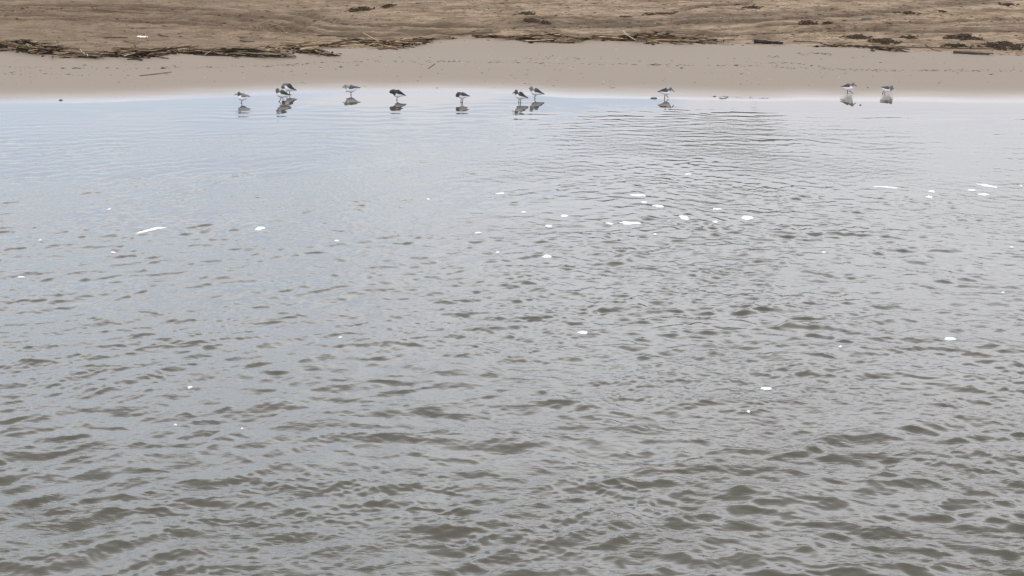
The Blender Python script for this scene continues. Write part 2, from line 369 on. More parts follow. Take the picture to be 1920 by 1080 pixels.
# ---------------------------------------------------------------- far-off wood behind the beach (seen only as the dark broken reflections)
m_leaf, t, b = material('foliage')
ln = noise(t, N(t, 'ShaderNodeNewGeometry').outputs['Position'], 1.3, 3)
t.links.new(mixc(t, ln, (0.012, 0.018, 0.013), (0.030, 0.038, 0.022)), b.inputs['Base Color']); b.inputs['Roughness'].default_value = 0.8
fv, ff = [], []
def leaf(c, s):
    n = Vector((rnd.gauss(0, 1), rnd.gauss(0, 1), rnd.gauss(0, 1))).normalized(); a = n.orthogonal().normalized(); q = n.cross(a)
    i = len(fv)
    for u, w in ((-1, -.6), (1, -.6), (.8, .7), (-.8, .7)): fv.append(tuple(Vector(c) + a * (u * s) + q * (w * s)))
    ff.append((i, i + 1, i + 2, i + 3))
def limb(p0, p1, r0, r1, n=6):
    p0 = Vector(p0); p1 = Vector(p1); d = (p1 - p0).normalized(); a = d.orthogonal().normalized(); q = d.cross(a); i = len(fv)
    for p, r in ((p0, r0), (p1, r1)):
        for k in range(n):
            w = 2 * math.pi * k / n; fv.append(tuple(p + a * (math.cos(w) * r) + q * (math.sin(w) * r)))
    for k in range(n): ff.append((i + k, i + (k + 1) % n, i + n + (k + 1) % n, i + n + k))
def wood_tree(x, y, h):
    z = gz(x, y); tw = h * 0.42
    limb((x, y, z - 0.3), (x + rnd.uniform(-.4, .4), y, z + h * 0.8), h * 0.028, h * 0.010)
    cs = []
    for k in range(15):
        a = rnd.uniform(0, 6.28); rr = tw * 0.75 * rnd.random() ** .5; hh = z + h * rnd.uniform(0.22, 0.9)
        rr *= 1.1 - 0.6 * (hh - z) / h
        cc = (x + rr * math.cos(a), y + rr * math.sin(a), hh); cs.append(cc)
        limb((x, y, z + (hh - z) * 0.6), cc, h * 0.010, h * 0.003, 4)
    for cc in cs:
        R0 = h * rnd.uniform(0.10, 0.17)
        for j in range(46):
            v = Vector((rnd.gauss(0, 1), rnd.gauss(0, 1), rnd.gauss(0, .8))).normalized() * R0 * rnd.random() ** .4
            leaf((cc[0] + v.x, cc[1] + v.y, cc[2] + v.z), h * 0.046)
def az_x(px, y): return (px - 960) / FPX * y / cp * 1.0
for px in list(range(-500, 1000, 130)):
    y = rnd.uniform(118, 130); wood_tree(az_x(px + rnd.uniform(-50, 50), y), y, rnd.uniform(2.5, 5.0))
for px in list(range(960, 2500, 75)):
    y = rnd.uniform(96, 108); wood_tree(az_x(px + rnd.uniform(-30, 30), y), y, rnd.uniform(4.5, 7.0))
for px, h in ((800, 1.2), (850, 1.8), (900, 2.4), (950, 3.2), (985, 3.9), (1020, 4.6), (1600, 4.8), (1660, 4.2), (1070, 5.3), (1130, 6.7), (1190, 7.3), (1250, 7.1), (1310, 7.6), (1370, 7.8), (1425, 7.2), (1480, 5.9), (1540, 5.2)):
    y = rnd.uniform(80, 84); wood_tree(az_x(px, y), y, h)
tag(link('far_wood', np_mesh('far_wood', fv, ff, m_leaf, smooth=False)), 'dark wood of broadleaf trees standing inland behind the beach', 'trees', kind='stuff')

# ---------------------------------------------------------------- straw, twigs and litter
m_straw, t, b = material('reed_straw')
sc_ = attr(t, 'tint').outputs['Color']
sn = noise(t, N(t, 'ShaderNodeNewGeometry').outputs['Position'], 40, 3)
t.links.new(mixc(t, math_n(t, 'MULTIPLY', sn, 0.15), sc_, (0.03, 0.024, 0.018)), b.inputs['Base Color']); b.inputs['Roughness'].default_value = 0.85; b.inputs['Specular IOR Level'].default_value = .12
TAN = (0.40, 0.30, 0.18); BR = (0.15, 0.095, 0.055); DK = (0.024, 0.018, 0.013); GR = (0.24, 0.19, 0.135)
class Sticks:
    def __init__(s): s.v = []; s.f = []; s.c = []
    def tube(s, pts, rad, col, n=5):
        i0 = len(s.v); pts = [Vector(p) for p in pts]
        for j, p in enumerate(pts):
            d = (pts[min(j + 1, len(pts) - 1)] - pts[max(j - 1, 0)])
            if d.length < 1e-6: d = Vector((1, 0, 0))
            d.normalize(); a = d.cross(Vector((0, 0, 1)))
            a = a.normalized() if a.length > 0.05 else d.orthogonal().normalized(); q = d.cross(a)
            for k in range(n):
                w = 2 * math.pi * k / n; s.v.append(tuple(p + a * (math.cos(w) * rad[j]) + q * (math.sin(w) * rad[j]))); s.c.append(col)
        m = len(pts)
        for j in range(m - 1):
            for k in range(n):
                A = i0 + j * n; s.f.append((A + k, A + (k + 1) % n, A + n + (k + 1) % n, A + n + k))
        for e, sgn in ((0, 1), (m - 1, -1)):
            A = i0 + e * n; s.v.append(tuple(pts[e])); s.c.append(col); ci = len(s.v) - 1
            for k in range(0, n):
                s.f.append((A + k, ci, ci, A + (k + 1) % n) if sgn > 0 else (A + (k + 1) % n, ci, ci, A + k))
    def flake(s, x, y, z, L, W, H, ang, col):
        # little lump: elongated octahedron
        i = len(s.v); ca, sa = math.cos(ang), math.sin(ang)
        for u, w, h in ((-1, 0, 0), (0, -1, 0), (1, 0, 0), (0, 1, 0), (rnd.uniform(-.4, .4), 0, 1), (0, 0, -.5)):
            uu = u * L; ww = w * W; s.v.append((x + uu * ca - ww * sa, y + uu * sa + ww * ca, z + h * H)); s.c.append(col)
        for a in range(4):
            q = (a + 1) % 4; s.f.append((i + a, i + q, i + 4, i + 4)); s.f.append((i + q, i + a, i + 5, i + 5))
    def mesh(s, name, mat, origin=(0, 0, 0)):
        v = np.array(s.v) - np.array(origin); me = bpy.data.meshes.new(name)
        faces = [tuple(dict.fromkeys(f)) for f in s.f]
        me.from_pydata([tuple(p) for p in v], [], faces)
        at = me.attributes.new('tint', 'FLOAT_COLOR', 'POINT')
        at.data.foreach_set('color', np.concatenate([np.array(s.c, np.float32), np.ones((len(s.c), 1), np.float32)], 1).ravel())
        me.materials.append(mat); me.update(); return me
def jit(c, k=0.25):
    f = rnd.uniform(1 - k, 1 + k); return (c[0] * f, c[1] * f, c[2] * f)
def straw(S, x, y, zoff, L, ang, r, col, tilt=0.0, bend=0.03):
    n = 4; pts = []; b_ = rnd.uniform(-bend, bend) * L
    for j in range(n + 1):
        u = j / n - 0.5; px = x + math.cos(ang) * L * u - math.sin(ang) * b_ * (1 - 4 * u * u); py = y + math.sin(ang) * L * u + math.cos(ang) * b_ * (1 - 4 * u * u)
        pts.append([px, py, 0.0])
    g = gq([p[0] for p in pts], [p[1] for p in pts])
    gm = g.mean()
    for j, p in enumerate(pts): p[2] = max(0.5 * g[j] + 0.5 * gm + zoff + tilt * L * (j / n - 0.5), g[j] + r * 0.6)
    S.tube(pts, [r * (1 - 0.35 * j / n) for j in range(n + 1)], col)
def pal(dark):
    u = rnd.random()
    if u < dark: return jit(DK, 0.5)
    if u < dark + (1 - dark) * 0.50: return jit(BR, 0.4)
    if u < dark + (1 - dark) * 0.75: return jit(GR, 0.35)
    if rnd.random() < .35: return jit(DK, .5)
    return jit(TAN, 0.35)
def wrack(px_line, th, n, label, dark=0.4, L=(0.15, 0.7), H=0.05, spread=0.26, name='reed_wrack', cat='reed heap', group='heaps of washed-up reeds along the tide line', dens=None):
    q = np.array([at_ground(*p) for p in px_line]); cum = np.concatenate([[0], np.cumsum(np.linalg.norm(np.diff(q, axis=0), axis=1))])
    S = Sticks(); pts = []
    org = q.mean(0); oz = gz(*org)
    dark *= .9; th *= .9
    for i in range(int(n * .85)):
        u = rnd.random() * cum[-1]
        if rnd.random() < 0.6: u = cum[-1] * min(1, max(0, rnd.gauss(0.5, 0.22)))
        x = float(np.interp(u, cum, q[:, 0])); y = float(np.interp(u, cum, q[:, 1]))
        wloc = th * (1 - 0.7 * abs(2 * u / cum[-1] - 1) ** 2) * (0.55 + 0.9 * float(vnoise(np.array([u * 2.3]), np.array([n * 1.0]), 5)[0]))
        dv = rnd.gauss(0, 0.34) * wloc
        j0 = min(len(q) - 2, max(0, int(np.searchsorted(cum, u) - 1))); d = q[j0 + 1] - q[j0]
        a = math.atan2(d[1], d[0]) + rnd.gauss(0, spread)
        if rnd.random() < 0.10: a += rnd.choice((-1, 1)) * rnd.uniform(0.5, 1.2)
        hh = 1.3 * H * math.exp(-(dv / max(wloc, .01)) ** 2 * 3) * rnd.random() * (1 - 0.6 * abs(2 * u / cum[-1] - 1))
        Ls = rnd.uniform(*L) * (0.6 if rnd.random() < .4 else 1.0)
        straw(S, x, y + dv, hh + 0.004, Ls, a, rnd.uniform(0.0035, 0.0085), pal(dark), rnd.gauss(0, 0.05) + (rnd.random() < 0.05) * rnd.uniform(-.3, .3), 0.06)
        if rnd.random() < 0.8:
            S.flake(x + rnd.gauss(0, .1), y + dv * 1.1, gz(x, y + dv) + 0.3 * hh + 0.004, rnd.uniform(.015, .06), rnd.uniform(.01, .03), rnd.uniform(.006, .02), a, jit(DK, .5))
    o = link(name, S.mesh(name, m_straw, (org[0], org[1], oz))); o.location = (org[0], org[1], oz)
    return tag(o, label, cat, group)
wrack([(-60, 86), (0, 89), (40, 92), (75, 98), (120, 102), (172, 107)], 0.34, 520, 'long thick heap of reeds and straw running off the left edge of the photo', 0.42, H=0.10)
wrack([(170, 104), (215, 104), (232, 103), (270, 105), (300, 101), (345, 95)], 0.22, 300, 'low dark reed heap right of the long heap at the left edge', 0.42, H=0.075)
wrack([(365, 99), (410, 101), (455, 101), (500, 104), (528, 106)], 0.22, 330, 'dense dark reed heap up the sand from the leftmost bird', 0.42, H=0.08)
wrack([(505, 95), (540, 90), (580, 87), (615, 85), (648, 83)], 0.24, 190, 'loose pale tangle of reeds adjoining the upper right of the dense dark heap', 0.22, H=0.05, spread=0.4)
wrack([(560, 97), (580, 99), (605, 102), (626, 105)], 0.07, 60, 'short dark bundle of reeds with pale ends just below the loose tangle', 0.7, L=(0.12, 0.4), H=0.05)
wrack([(662, 78), (690, 82), (730, 86), (770, 83), (792, 80)], 0.20, 230, 'tan boat-shaped reed bundle up the sand from the two preening dark birds', 0.2, H=0.07, spread=0.16)
wrack([(795, 74), (820, 73), (840, 72)], 0.09, 45, 'small brown wisp of reeds between the tan bundle and the thin lines of straw', 0.3, L=(0.1, 0.35), H=0.03)
wrack([(900, 70), (925, 70), (955, 71)], 0.07, 40, 'small thin dark wisp of reeds just left of the flat heap at mid beach', 0.55, L=(0.1, 0.4), H=0.03)
wrack([(964, 74), (1000, 74), (1040, 74), (1070, 76), (1094, 75)], 0.18, 200, 'flat brown reed heap up the sand from the pair of birds at mid photo', 0.3, H=0.055, spread=0.16)
wrack([(1112, 70), (1130, 71), (1148, 73)], 0.05, 30, 'small dark bundle of stalks between the two mid beach reed heaps', 0.6, L=(0.15, 0.5), H=0.03)
wrack([(1146, 75), (1190, 75), (1240, 75), (1290, 77), (1338, 79)], 0.22, 340, 'long brown reed heap up the sand from the lone right-facing bird at mid photo', 0.36, H=0.07)
wrack([(1548, 86), (1575, 87), (1598, 87)], 0.07, 40, 'scrappy bits of reed with a pale stub right of the black driftwood', 0.4, L=(0.08, 0.3), H=0.03)
wrack([(1640, 89), (1662, 93), (1688, 95)], 0.12, 90, 'dark brown ragged reed heap under the long thin lines at right', 0.5, L=(0.1, 0.35), H=0.05)

def thing_stick(name, pts_px, r, col, label, cat, group=None, twigs=(), lift=0.0, knobs=True):
    S = Sticks(); g = [at_ground(*p) for p in pts_px]; org = g[0]; oz = gz(*org)
    P = []; m = 5
    for i in range(len(g) - 1):
        for k in range(m if i < len(g) - 2 else m + 1):
            u = k / m; x, y = g[i] * (1 - u) + g[i + 1] * u; P.append((x + rnd.gauss(0, r * .15), y + rnd.gauss(0, r * .25), 0))
    zz = gq([p[0] for p in P], [p[1] for p in P])
    lv = np.linspace(zz[0], zz[-1], len(P)); lv = lv + max(0, float((zz - lv).max())) * 0.6
    P = [(p[0], p[1], float(max(z, l)) + r * 0.75 + lift) for p, z, l in zip(P, zz, lv)]
    S.tube(P, [r * (1 - 0.45 * i / len(P)) * (1 + (rnd.uniform(-.15, .2) if knobs else 0)) for i in range(len(P))], col, 8)
    for (f, L, a, up) in twigs:
        p = P[int(f * (len(P) - 1))]
        S.tube([p, (p[0] + math.cos(a) * L * .5, p[1] + math.sin(a) * L * .5, p[2] + up * .5 + .004), (p[0] + math.cos(a) * L, p[1] + math.sin(a) * L, max(p[2] + up, gz(p[0] + math.cos(a) * L, p[1] + math.sin(a) * L) + .003))], [r * .55, r * .4, r * .25], col, 5)
    o = link(name, S.mesh(name, m_straw, (org[0], org[1], oz))); o.location = (org[0], org[1], oz)
    return tag(o, label, cat, group)
BLK = (0.022, 0.020, 0.019)
g_dw = 'pieces of driftwood on the beach'
thing_stick('driftwood', [(1414, 79.5), (1440, 82), (1467, 83.5)], 0.026, BLK, 'short thick black driftwood branch right of the long reed heap', 'driftwood', g_dw, [(0.25, 0.12, -0.6, 0.0), (0.55, .16, 3.3, 0.0)])
thing_stick('driftwood', [(1788, 100), (1820, 101.5), (1854, 103.5)], 0.021, (0.06, 0.05, 0.042), 'long dark pole of driftwood lying near the right edge', 'driftwood', g_dw, [(0.95, 0.12, 0.1, 0.0)])
g_st = 'thin sticks lying on the beach'
thing_stick('stick', [(262, 142.5), (292, 139.5), (322, 135.5)], 0.006, (0.10, .07, .05), 'long thin forked stick alone on the smooth damp sand at left', 'stick', g_st, [(0.85, 0.14, -1.2, 0.0)])
thing_stick('stick', [(172, 21), (230, 24), (293, 26)], 0.008, (0.15, .11, .08), 'longest thin straight stick near the top left of the photo', 'stick', g_st)
thing_stick('stick', [(198, 73.5), (220, 72.5), (240, 73)], 0.008, (0.05, .038, .03), 'dark level stick on dry sand above the left reed heap', 'stick', g_st)
thing_stick('stick', [(232, 78), (246, 81), (260, 83)], 0.009, (0.16, .12, .09), 'short slanting brown stick with a knobbed end above the left reed heap', 'stick', g_st, [(0.0, 0.10, 1.9, 0.02)])
thing_stick('stick', [(296, 67), (306, 69), (315, 71)], 0.007, (0.06, .045, .035), 'short dark slanting stick right of the white shell scatter', 'stick', g_st)
thing_stick('stick', [(450, 77), (465, 79), (478, 80)], 0.008, (0.07, .05, .04), 'dark brown stick lying above the dense dark reed heap', 'stick', g_st)
thing_stick('stick', [(1600, 87.5), (1700, 89), (1830, 92), (1935, 94)], 0.007, (0.055, .042, .033), 'very long thin dark reed stem running to the right edge', 'stick', g_st)
thing_stick('stick', [(1735, 84), (1748, 94), (1765, 97)], 0.006, (0.06, .05, .04), 'bent thin twig curving down to the dark pole at right', 'stick', g_st)
thing_stick('stick', [(840, 65.5), (880, 64), (940, 62.5)], 0.007, (0.08, .06, .045), 'long thin brown stalk above the thin wisp at mid beach', 'stick', g_st)
thing_stick('stick', [(1000, 67), (1050, 69), (1100, 68.5)], 0.006, (0.20, .15, .10), 'long thin pale brown stalk just above the flat reed heap', 'stick', g_st)
thing_stick('stick', [(825, 41.5), (845, 40.5), (866, 38.5)], 0.007, (0.24, .19, .14), 'pale thin stick on the upper beach above the preening birds', 'stick', g_st)
thing_stick('stick', [(1487, 80), (1515, 79.5), (1540, 80)], 0.006, (0.05, .04, .03), 'thin dark stick between the black driftwood and the ragged reed bits', 'stick', g_st)
thing_stick('stick', [(1355, 75.5), (1367, 75), (1377, 74.5)], 0.007, (0.09, .07, .05), 'short thin brown stick just left of the black driftwood', 'stick', g_st)
thing_stick('stick', [(1360, 67.5), (1375, 69.5), (1385, 70)], 0.008, (0.05, .04, .03), 'short dark stick above the black driftwood on the drier sand', 'stick', g_st)
thing_stick('stick', [(790, 84.5), (775, 83), (745, 82)], 0.009, (0.36, .29, .20), 'pale straight stick poking right from the tan reed bundle', 'stick', g_st, lift=0.02)
thing_stick('stick', [(803, 129), (808, 125.5), (816, 120)], 0.005, (0.08, .06, .05), 'tiny upright-looking twig on damp sand above the fifth bird', 'stick', g_st)
thing_stick('stick', [(595, 70), (620, 69), (645, 69)], 0.007, (0.05, .04, .03), 'dark level stick on sand above the loose pale tangle', 'stick', g_st)

# seaweed clumps
m_weed, t, b = material('dark_seaweed')
t.links.new(attr(t, 'tint').outputs['Color'], b.inputs['Base Color']); b.inputs['Roughness'].default_value = 0.9; b.inputs['Specular IOR Level'].default_value = .08
def clump(px, py, w, h, n, label, name='seaweed_clump', cat='seaweed', group='dark clumps of dried seaweed on the upper beach', hgt=0.03):
    S = Sticks(); c = at_ground(px, py); oz = gz(*c)
    mpx = math.hypot(c[1], CAMH - oz) / FPX; hy = h / 2 * mpx / 0.155 * 0.8
    for i in range(n):
        u = max(-1, min(1, rnd.gauss(0, .48))); v = max(-.8, min(.8, rnd.gauss(0, .40))) * (1 - .5 * u * u)
        x = c[0] + u * w / 2 * mpx; y = c[1] + v * hy + 0.04 * math.sin(u * 7)
        k = rnd.uniform(.4, 1.0); z = gz(x, y); hz = hgt * math.exp(-2 * u * u - 2.5 * v * v) * rnd.random()
        S.flake(x, y, z + 0.4 * hz + .003, .035 * k, .018 * k, (.008 + hgt * .35 * rnd.random()) * k, rnd.gauss(0, .6), jit((0.040, .028, .019), .5))
        if i % 4 == 0 and abs(u) < .7: straw(S, x, y, hz * .6, rnd.uniform(.05, .18), rnd.gauss(0, .5), .003, jit(DK, .5), rnd.gauss(0, .1))
    o = link(name, S.mesh(name, m_weed, (c[0], c[1], oz))); o.location = (c[0], c[1], oz)
    return tag(o, label, cat, group)
for a in [
 (675, 17, 52, 9, 150, 'ragged dark seaweed clump on the highest sand, left of photo centre'),
 (728, 12, 26, 7, 60, 'smaller seaweed clump just right of the highest ragged one'),
 (988, 26, 30, 8, 90, 'dark knobbly seaweed clump near top centre'),
 (995, 40, 30, 5, 60, 'flat seaweed scatter below the knobbly clump near top centre'),
 (1024, 42, 14, 5, 40, 'little round dark tuft of seaweed right of the flat scatter'),
 (1172, 33, 22, 6, 70, 'compact black lump of seaweed in the wheel rut right of centre'),
 (1235, 26, 60, 6, 110, 'straggling trail of seaweed bits climbing to the right from the compact lump'),
 (1515, 45, 34, 9, 90, 'broken seaweed clump left of the dark oval mound'),
 (1552, 46, 18, 3, 50, 'thin flat dark seaweed strip right of the broken clump'),
 (1893, 60, 18, 5, 60, 'small dark seaweed tuft nearest the right edge'),
 (1660, 77, 62, 12, 240, 'wide dark seaweed bed above the thin stems at right'),
 (1605, 69, 60, 8, 110, 'sparse scattered seaweed left of the wide dark bed'),
 (1805, 71, 72, 11, 240, 'largest dark seaweed bed, higher up the sand near the right edge'),
 (1880, 87, 90, 13, 280, 'dark mat of seaweed touching the right edge just above the long pole'),
 (1795, 86, 60, 6, 90, 'thin seaweed scatter left of the mat at the right edge'),
 (1705, 70, 34, 7, 60, 'patchy seaweed bits between the two wide beds at right'),
 (1410, 13, 40, 6, 60, 'brown seaweed scatter at the top right of centre'),
 (1700, 26, 50, 5, 60, 'scattered seaweed bits above and right of the dark oval mound'),
 (1890, 10, 40, 4, 40, 'dark flecks of seaweed in the top right corner'),
 (1767, 22, 12, 4, 30, 'tiny dark seaweed tuft at upper right'),
]: clump(*a)
def lump(px, py, w, h, d, col, name, label, cat, group=None, rot=0.0):
    c = at_ground(px, py); oz = gz(*c); mpx = math.hypot(c[1], CAMH - oz) / FPX
    bm = bmesh.new(); bmesh.ops.create_icosphere(bm, subdivisions=3, radius=1)
    for v in bm.verts:
        k = 1 + 0.22 * (float(vnoise(np.array([v.co.x * 2.3 + px]), np.array([v.co.y * 2.3 + v.co.z * 3]), 3)[0]) - .5) * 2
        v.co = Vector((v.co.x * w / 2 * mpx * k, v.co.y * d * k, max(v.co.z, -.3) * h / 2 * mpx * 1.6 * k))
    me = bpy.data.meshes.new(name); bm.to_mesh(me); bm.free()
    for p_ in me.polygons: p_.use_smooth = True
    m, t, b = material(name + '_skin'); nn = noise(t, N(t, 'ShaderNodeNewGeometry').outputs['Position'], 60, 4)
    t.links.new(mixc(t, nn, jit(col, 0), tuple(k * 1.8 for k in col)), b.inputs['Base Color']); b.inputs['Roughness'].default_value = .7
    me.materials.append(m); o = link(name, me); o.location = (c[0], c[1], oz); o.rotation_euler = (0, 0, rot)
    return tag(o, label, cat, group)
lump(1626, 36.5, 20, 6, 0.09, (0.03, .022, .017), 'dark_mound', 'dark oval lump of peat on pale sand at upper right', 'lump')
lump(455, 68.5, 14, 4, 0.06, (0.05, .037, .028), 'dark_mound', 'small dark brown lump on sand above the dense reed heap', 'lump')
lump(114, 188, 7, 2.6, 0.03, (0.018, .018, .02), 'pebble', 'black pebble alone at the water edge, far left', 'pebble', 'loose pebbles on the sand')
lump(1613, 198.2, 4.5, 3.5, 0.02, (0.05, .05, .035), 'pebble', 'small dark pebble in still water between the two rightmost birds', 'pebble', 'loose pebbles on the sand')
lump(1627, 164.6, 2.6, 2.0, 0.010, (0.03, .03, .03), 'pebble', 'tiny dark pebble on damp sand between the two rightmost birds', 'pebble', 'loose pebbles on the sand')
lump(305, 128, 8, 2.4, 0.03, (0.03, .026, .022), 'pebble', 'dark flat pebble above the forked stick at left', 'pebble', 'loose pebbles on the sand')
lump(639, 126, 5, 2.6, 0.02, (0.03, .026, .022), 'pebble', 'dark pebble on damp sand above the white single-legged bird', 'pebble', 'loose pebbles on the sand')
lump(1278, 128, 6, 2.2, 0.02, (0.04, .03, .022), 'pebble', 'dark chip on damp sand above the lone right-facing bird', 'pebble', 'loose pebbles on the sand')
lump(1226, 184.3, 13, 2.4, 0.035, (0.03, .03, .022), 'weed_lump', 'flat dark weed lump in the shallows at the tail of the lone right-facing bird', 'weed')
lump(1340, 181, 6, 1.8, 0.02, (0.04, .04, .025), 'weed_lump', 'tiny brown weed scrap at the water edge, left of the green strip', 'weed')
lump(1355, 184.6, 14, 1.6, 0.025, (0.06, .09, .065), 'weed_strip', 'thin green strip of weed at the water edge right of the lone bird', 'weed')

# fine litter: nobody could count it
S = Sticks(); n_ok = 0
def flk(x, y, k, col, ang=None):
    S.flake(x, y, gzl[0] + .001, .030 * k, .006 * k, .005 * k, rnd.gauss(0, .35) if ang is None else ang, col)
cand = []
for i in range(17000):
    x = rnd.uniform(-8.2, 8.2); y = rnd.uniform(24.8, 32)
    cand.append((x, y, rnd.lognormvariate(-.55, .6), None))
for i, pl in enumerate(ruts):
    for k in range(int(len(pl) * 12)):
        j = rnd.randrange(len(pl)); p = pl[j]; cand.append((p[0] + rnd.gauss(0, .07), p[1] + rnd.gauss(0, .055), rnd.lognormvariate(-.6, .5), None))
drift = [[(0, 126), (110, 128), (250, 129), (330, 127), (480, 124), (600, 118), (720, 115), (850, 115), (960, 117), (1100, 120), (1250, 122), (1400, 123), (1600, 132), (1920, 133)],
         [(0, 138), (100, 139), (170, 143)], [(480, 123), (560, 122), (600, 119)], [(960, 108), (1040, 110), (1140, 110)], [(1400, 117), (1480, 118), (1560, 128), (1680, 132), (1900, 132)],
         [(1330, 181), (1380, 182), (1440, 185)], [(1500, 102), (1530, 100), (1560, 102)], [(1440, 106), (1466, 106)], [(1040, 106), (1010, 104)]]
for dl, nn_ in zip(drift, (420, 20, 24, 20, 90, 26, 50, 12, 8)):
    q = np.array([at_ground(*p) for p in dl]); cum = np.concatenate([[0], np.cumsum(np.linalg.norm(np.diff(q, axis=0), axis=1))])
    for k in range(nn_):
        u = rnd.random() * cum[-1]; cand.append((float(np.interp(u, cum, q[:, 0])), float(np.interp(u, cum, q[:, 1])) + rnd.gauss(0, .035), rnd.lognormvariate(-.8, .5), 0))
for i in range(420): cand.append((rnd.uniform(-7.5, 7.5), rnd.uniform(23.6, 25.6), rnd.lognormvariate(-1.1, .5), 1))
ca = np.array([(c[0], c[1]) for c in cand]); zz, _, tt = ground_full(ca[:, 0], ca[:, 1])
dn = fbm(ca[:, 0] * .55, ca[:, 1] * 1.6, 55, 4)
for c, z, t_, d_ in zip(cand, zz, tt, dn):
    if c[3] is None and (t_ < 1.8 or c[1] < tide_y(c[0]) - .05 or (c[2] < 9 and rnd.random() > 0.15 + 1.7 * max(0, d_ - .35))): continue
    if t_ < 0.15: continue
    k = min(c[2], 1.8); gzl = (float(z),)
    u = rnd.random(); col = jit(DK, .5) if u < .55 else jit(BR, .4) if u < .975 else jit(GR, .3)
    flk(c[0], c[1], k, col)
o = link('beach_litter', S.mesh('beach_litter', m_straw)); tag(o, 'fine dark chips and broken stalks strewn over the sand', 'litter', kind='stuff')
# broken shell specks
m_shell, t, b = material('shell'); b.inputs['Base Color'].default_value = (.75, .73, .70, 1); b.inputs['Roughness'].default_value = .5
S = Sticks()
for i in range(120):
    x = rnd.uniform(-7.5, 7.5); y = rnd.uniform(23.9, 30); z = gz(x, y); k = rnd.uniform(.25, .6)
    if y - shore_y(x) > .2: S.flake(x, y, z + .002, .012 * k, .010 * k, .010 * k, rnd.uniform(0, 3), (1, 1, 1))
o = link('shell_specks', S.mesh('shell_specks', m_shell)); tag(o, 'tiny white shell fragments dotted over the sand', 'shells', kind='stuff')
S = Sticks(); c = at_ground(268, 71); oz = gz(*c)
for i in range(46):
    x = c[0] + max(-.08, min(.08, rnd.gauss(0, .04))); y = c[1] + max(-.05, min(.05, rnd.gauss(0, .03)))
    S.flake(x, y, gz(x, y) + .002, rnd.uniform(.006, .016), .009, .008, rnd.uniform(0, 3), (1, 1, 1))
o = link('broken_shell', S.mesh('broken_shell', m_shell, (c[0], c[1], oz))); o.location = (c[0], c[1], oz)
tag(o, 'scatter of crushed white shell on dry sand above the left reed heaps', 'shell')
# small reeds lying in the film of water

# ---------------------------------------------------------------- foam on the water
m_foam, t, b = material('foam')
fn = noise(t, N(t, 'ShaderNodeNewGeometry').outputs['Position'], 120, 3)
t.links.new(mixc(t, fn, (.50, .51, .52), (.68, .68, .68)), b.inputs['Base Color']); b.inputs['Roughness'].default_value = .6
bp = N(t, 'ShaderNodeBump'); bp.inputs['Distance'].default_value = .003; t.links.new(fn, bp.inputs['Height']); t.links.new(bp.outputs[0], b.inputs['Normal'])
def foam(px, py, w, h, label, ang=0.0, lobes=1):
    c = at_water(px, py); dist = math.hypot(c[1], CAMH); mpx = dist / FPX; dep_ = CAMH / dist
    a = w / 2 * mpx * .93; bb = max(h / 2 * mpx / dep_ * 0.8, .010)
    seed = rnd.uniform(0, 100); nr_, na = 7, 40; P = []; off = []
    for j in range(nr_ + 1):
        rr = j / nr_
        for k in range(na):
            w_ = 2 * math.pi * k / na
            f = 1 + .30 * (float(vnoise(np.array([math.cos(w_) * 1.2 + seed]), np.array([math.sin(w_) * 1.2]), 9)[0]) - .5) * 2 + .10 * math.sin(5 * w_ + seed) + .05 * math.sin(11 * w_ + 3 * seed)
            x = a * math.cos(w_) * rr * f; y = bb * math.sin(w_) * rr * f
            if lobes == 2: y *= 0.55 + 0.5 * abs(math.cos(w_)); y += bb * .5 * math.sin(2.2 * x / a)
            x, y = x, y + ang * x / max(dep_, .1)
            P.append((c[0] + x, c[1] + y)); off.append(0.006 * (1 - rr ** 4) + 0.0015)
    P = np.array(P); W = water_xyz(P[:, 0], P[:, 1]); top = W.copy(); top[:, 2] += np.array(off)
    bot = W.copy(); bot[:, 2] -= .004
    org = W[:na].mean(0)
    V = np.concatenate([top, bot]) - org; F = []
    nt = (nr_ + 1) * na
    for j in range(nr_):
        for k in range(na):
            A = j * na + k; B_ = j * na + (k + 1) % na; F.append((A, A + na, B_ + na, B_)); F.append((nt + A, nt + B_, nt + B_ + na, nt + A + na))
    for k in range(na):
        A = nr_ * na + k; B_ = nr_ * na + (k + 1) % na; F.append((A, nt + A, nt + B_, B_))
    o = link('foam_patch', np_mesh('foam_patch', V, F, m_foam)); o.location = org
    return tag(o, label, 'foam', 'white foam patches floating on the water')
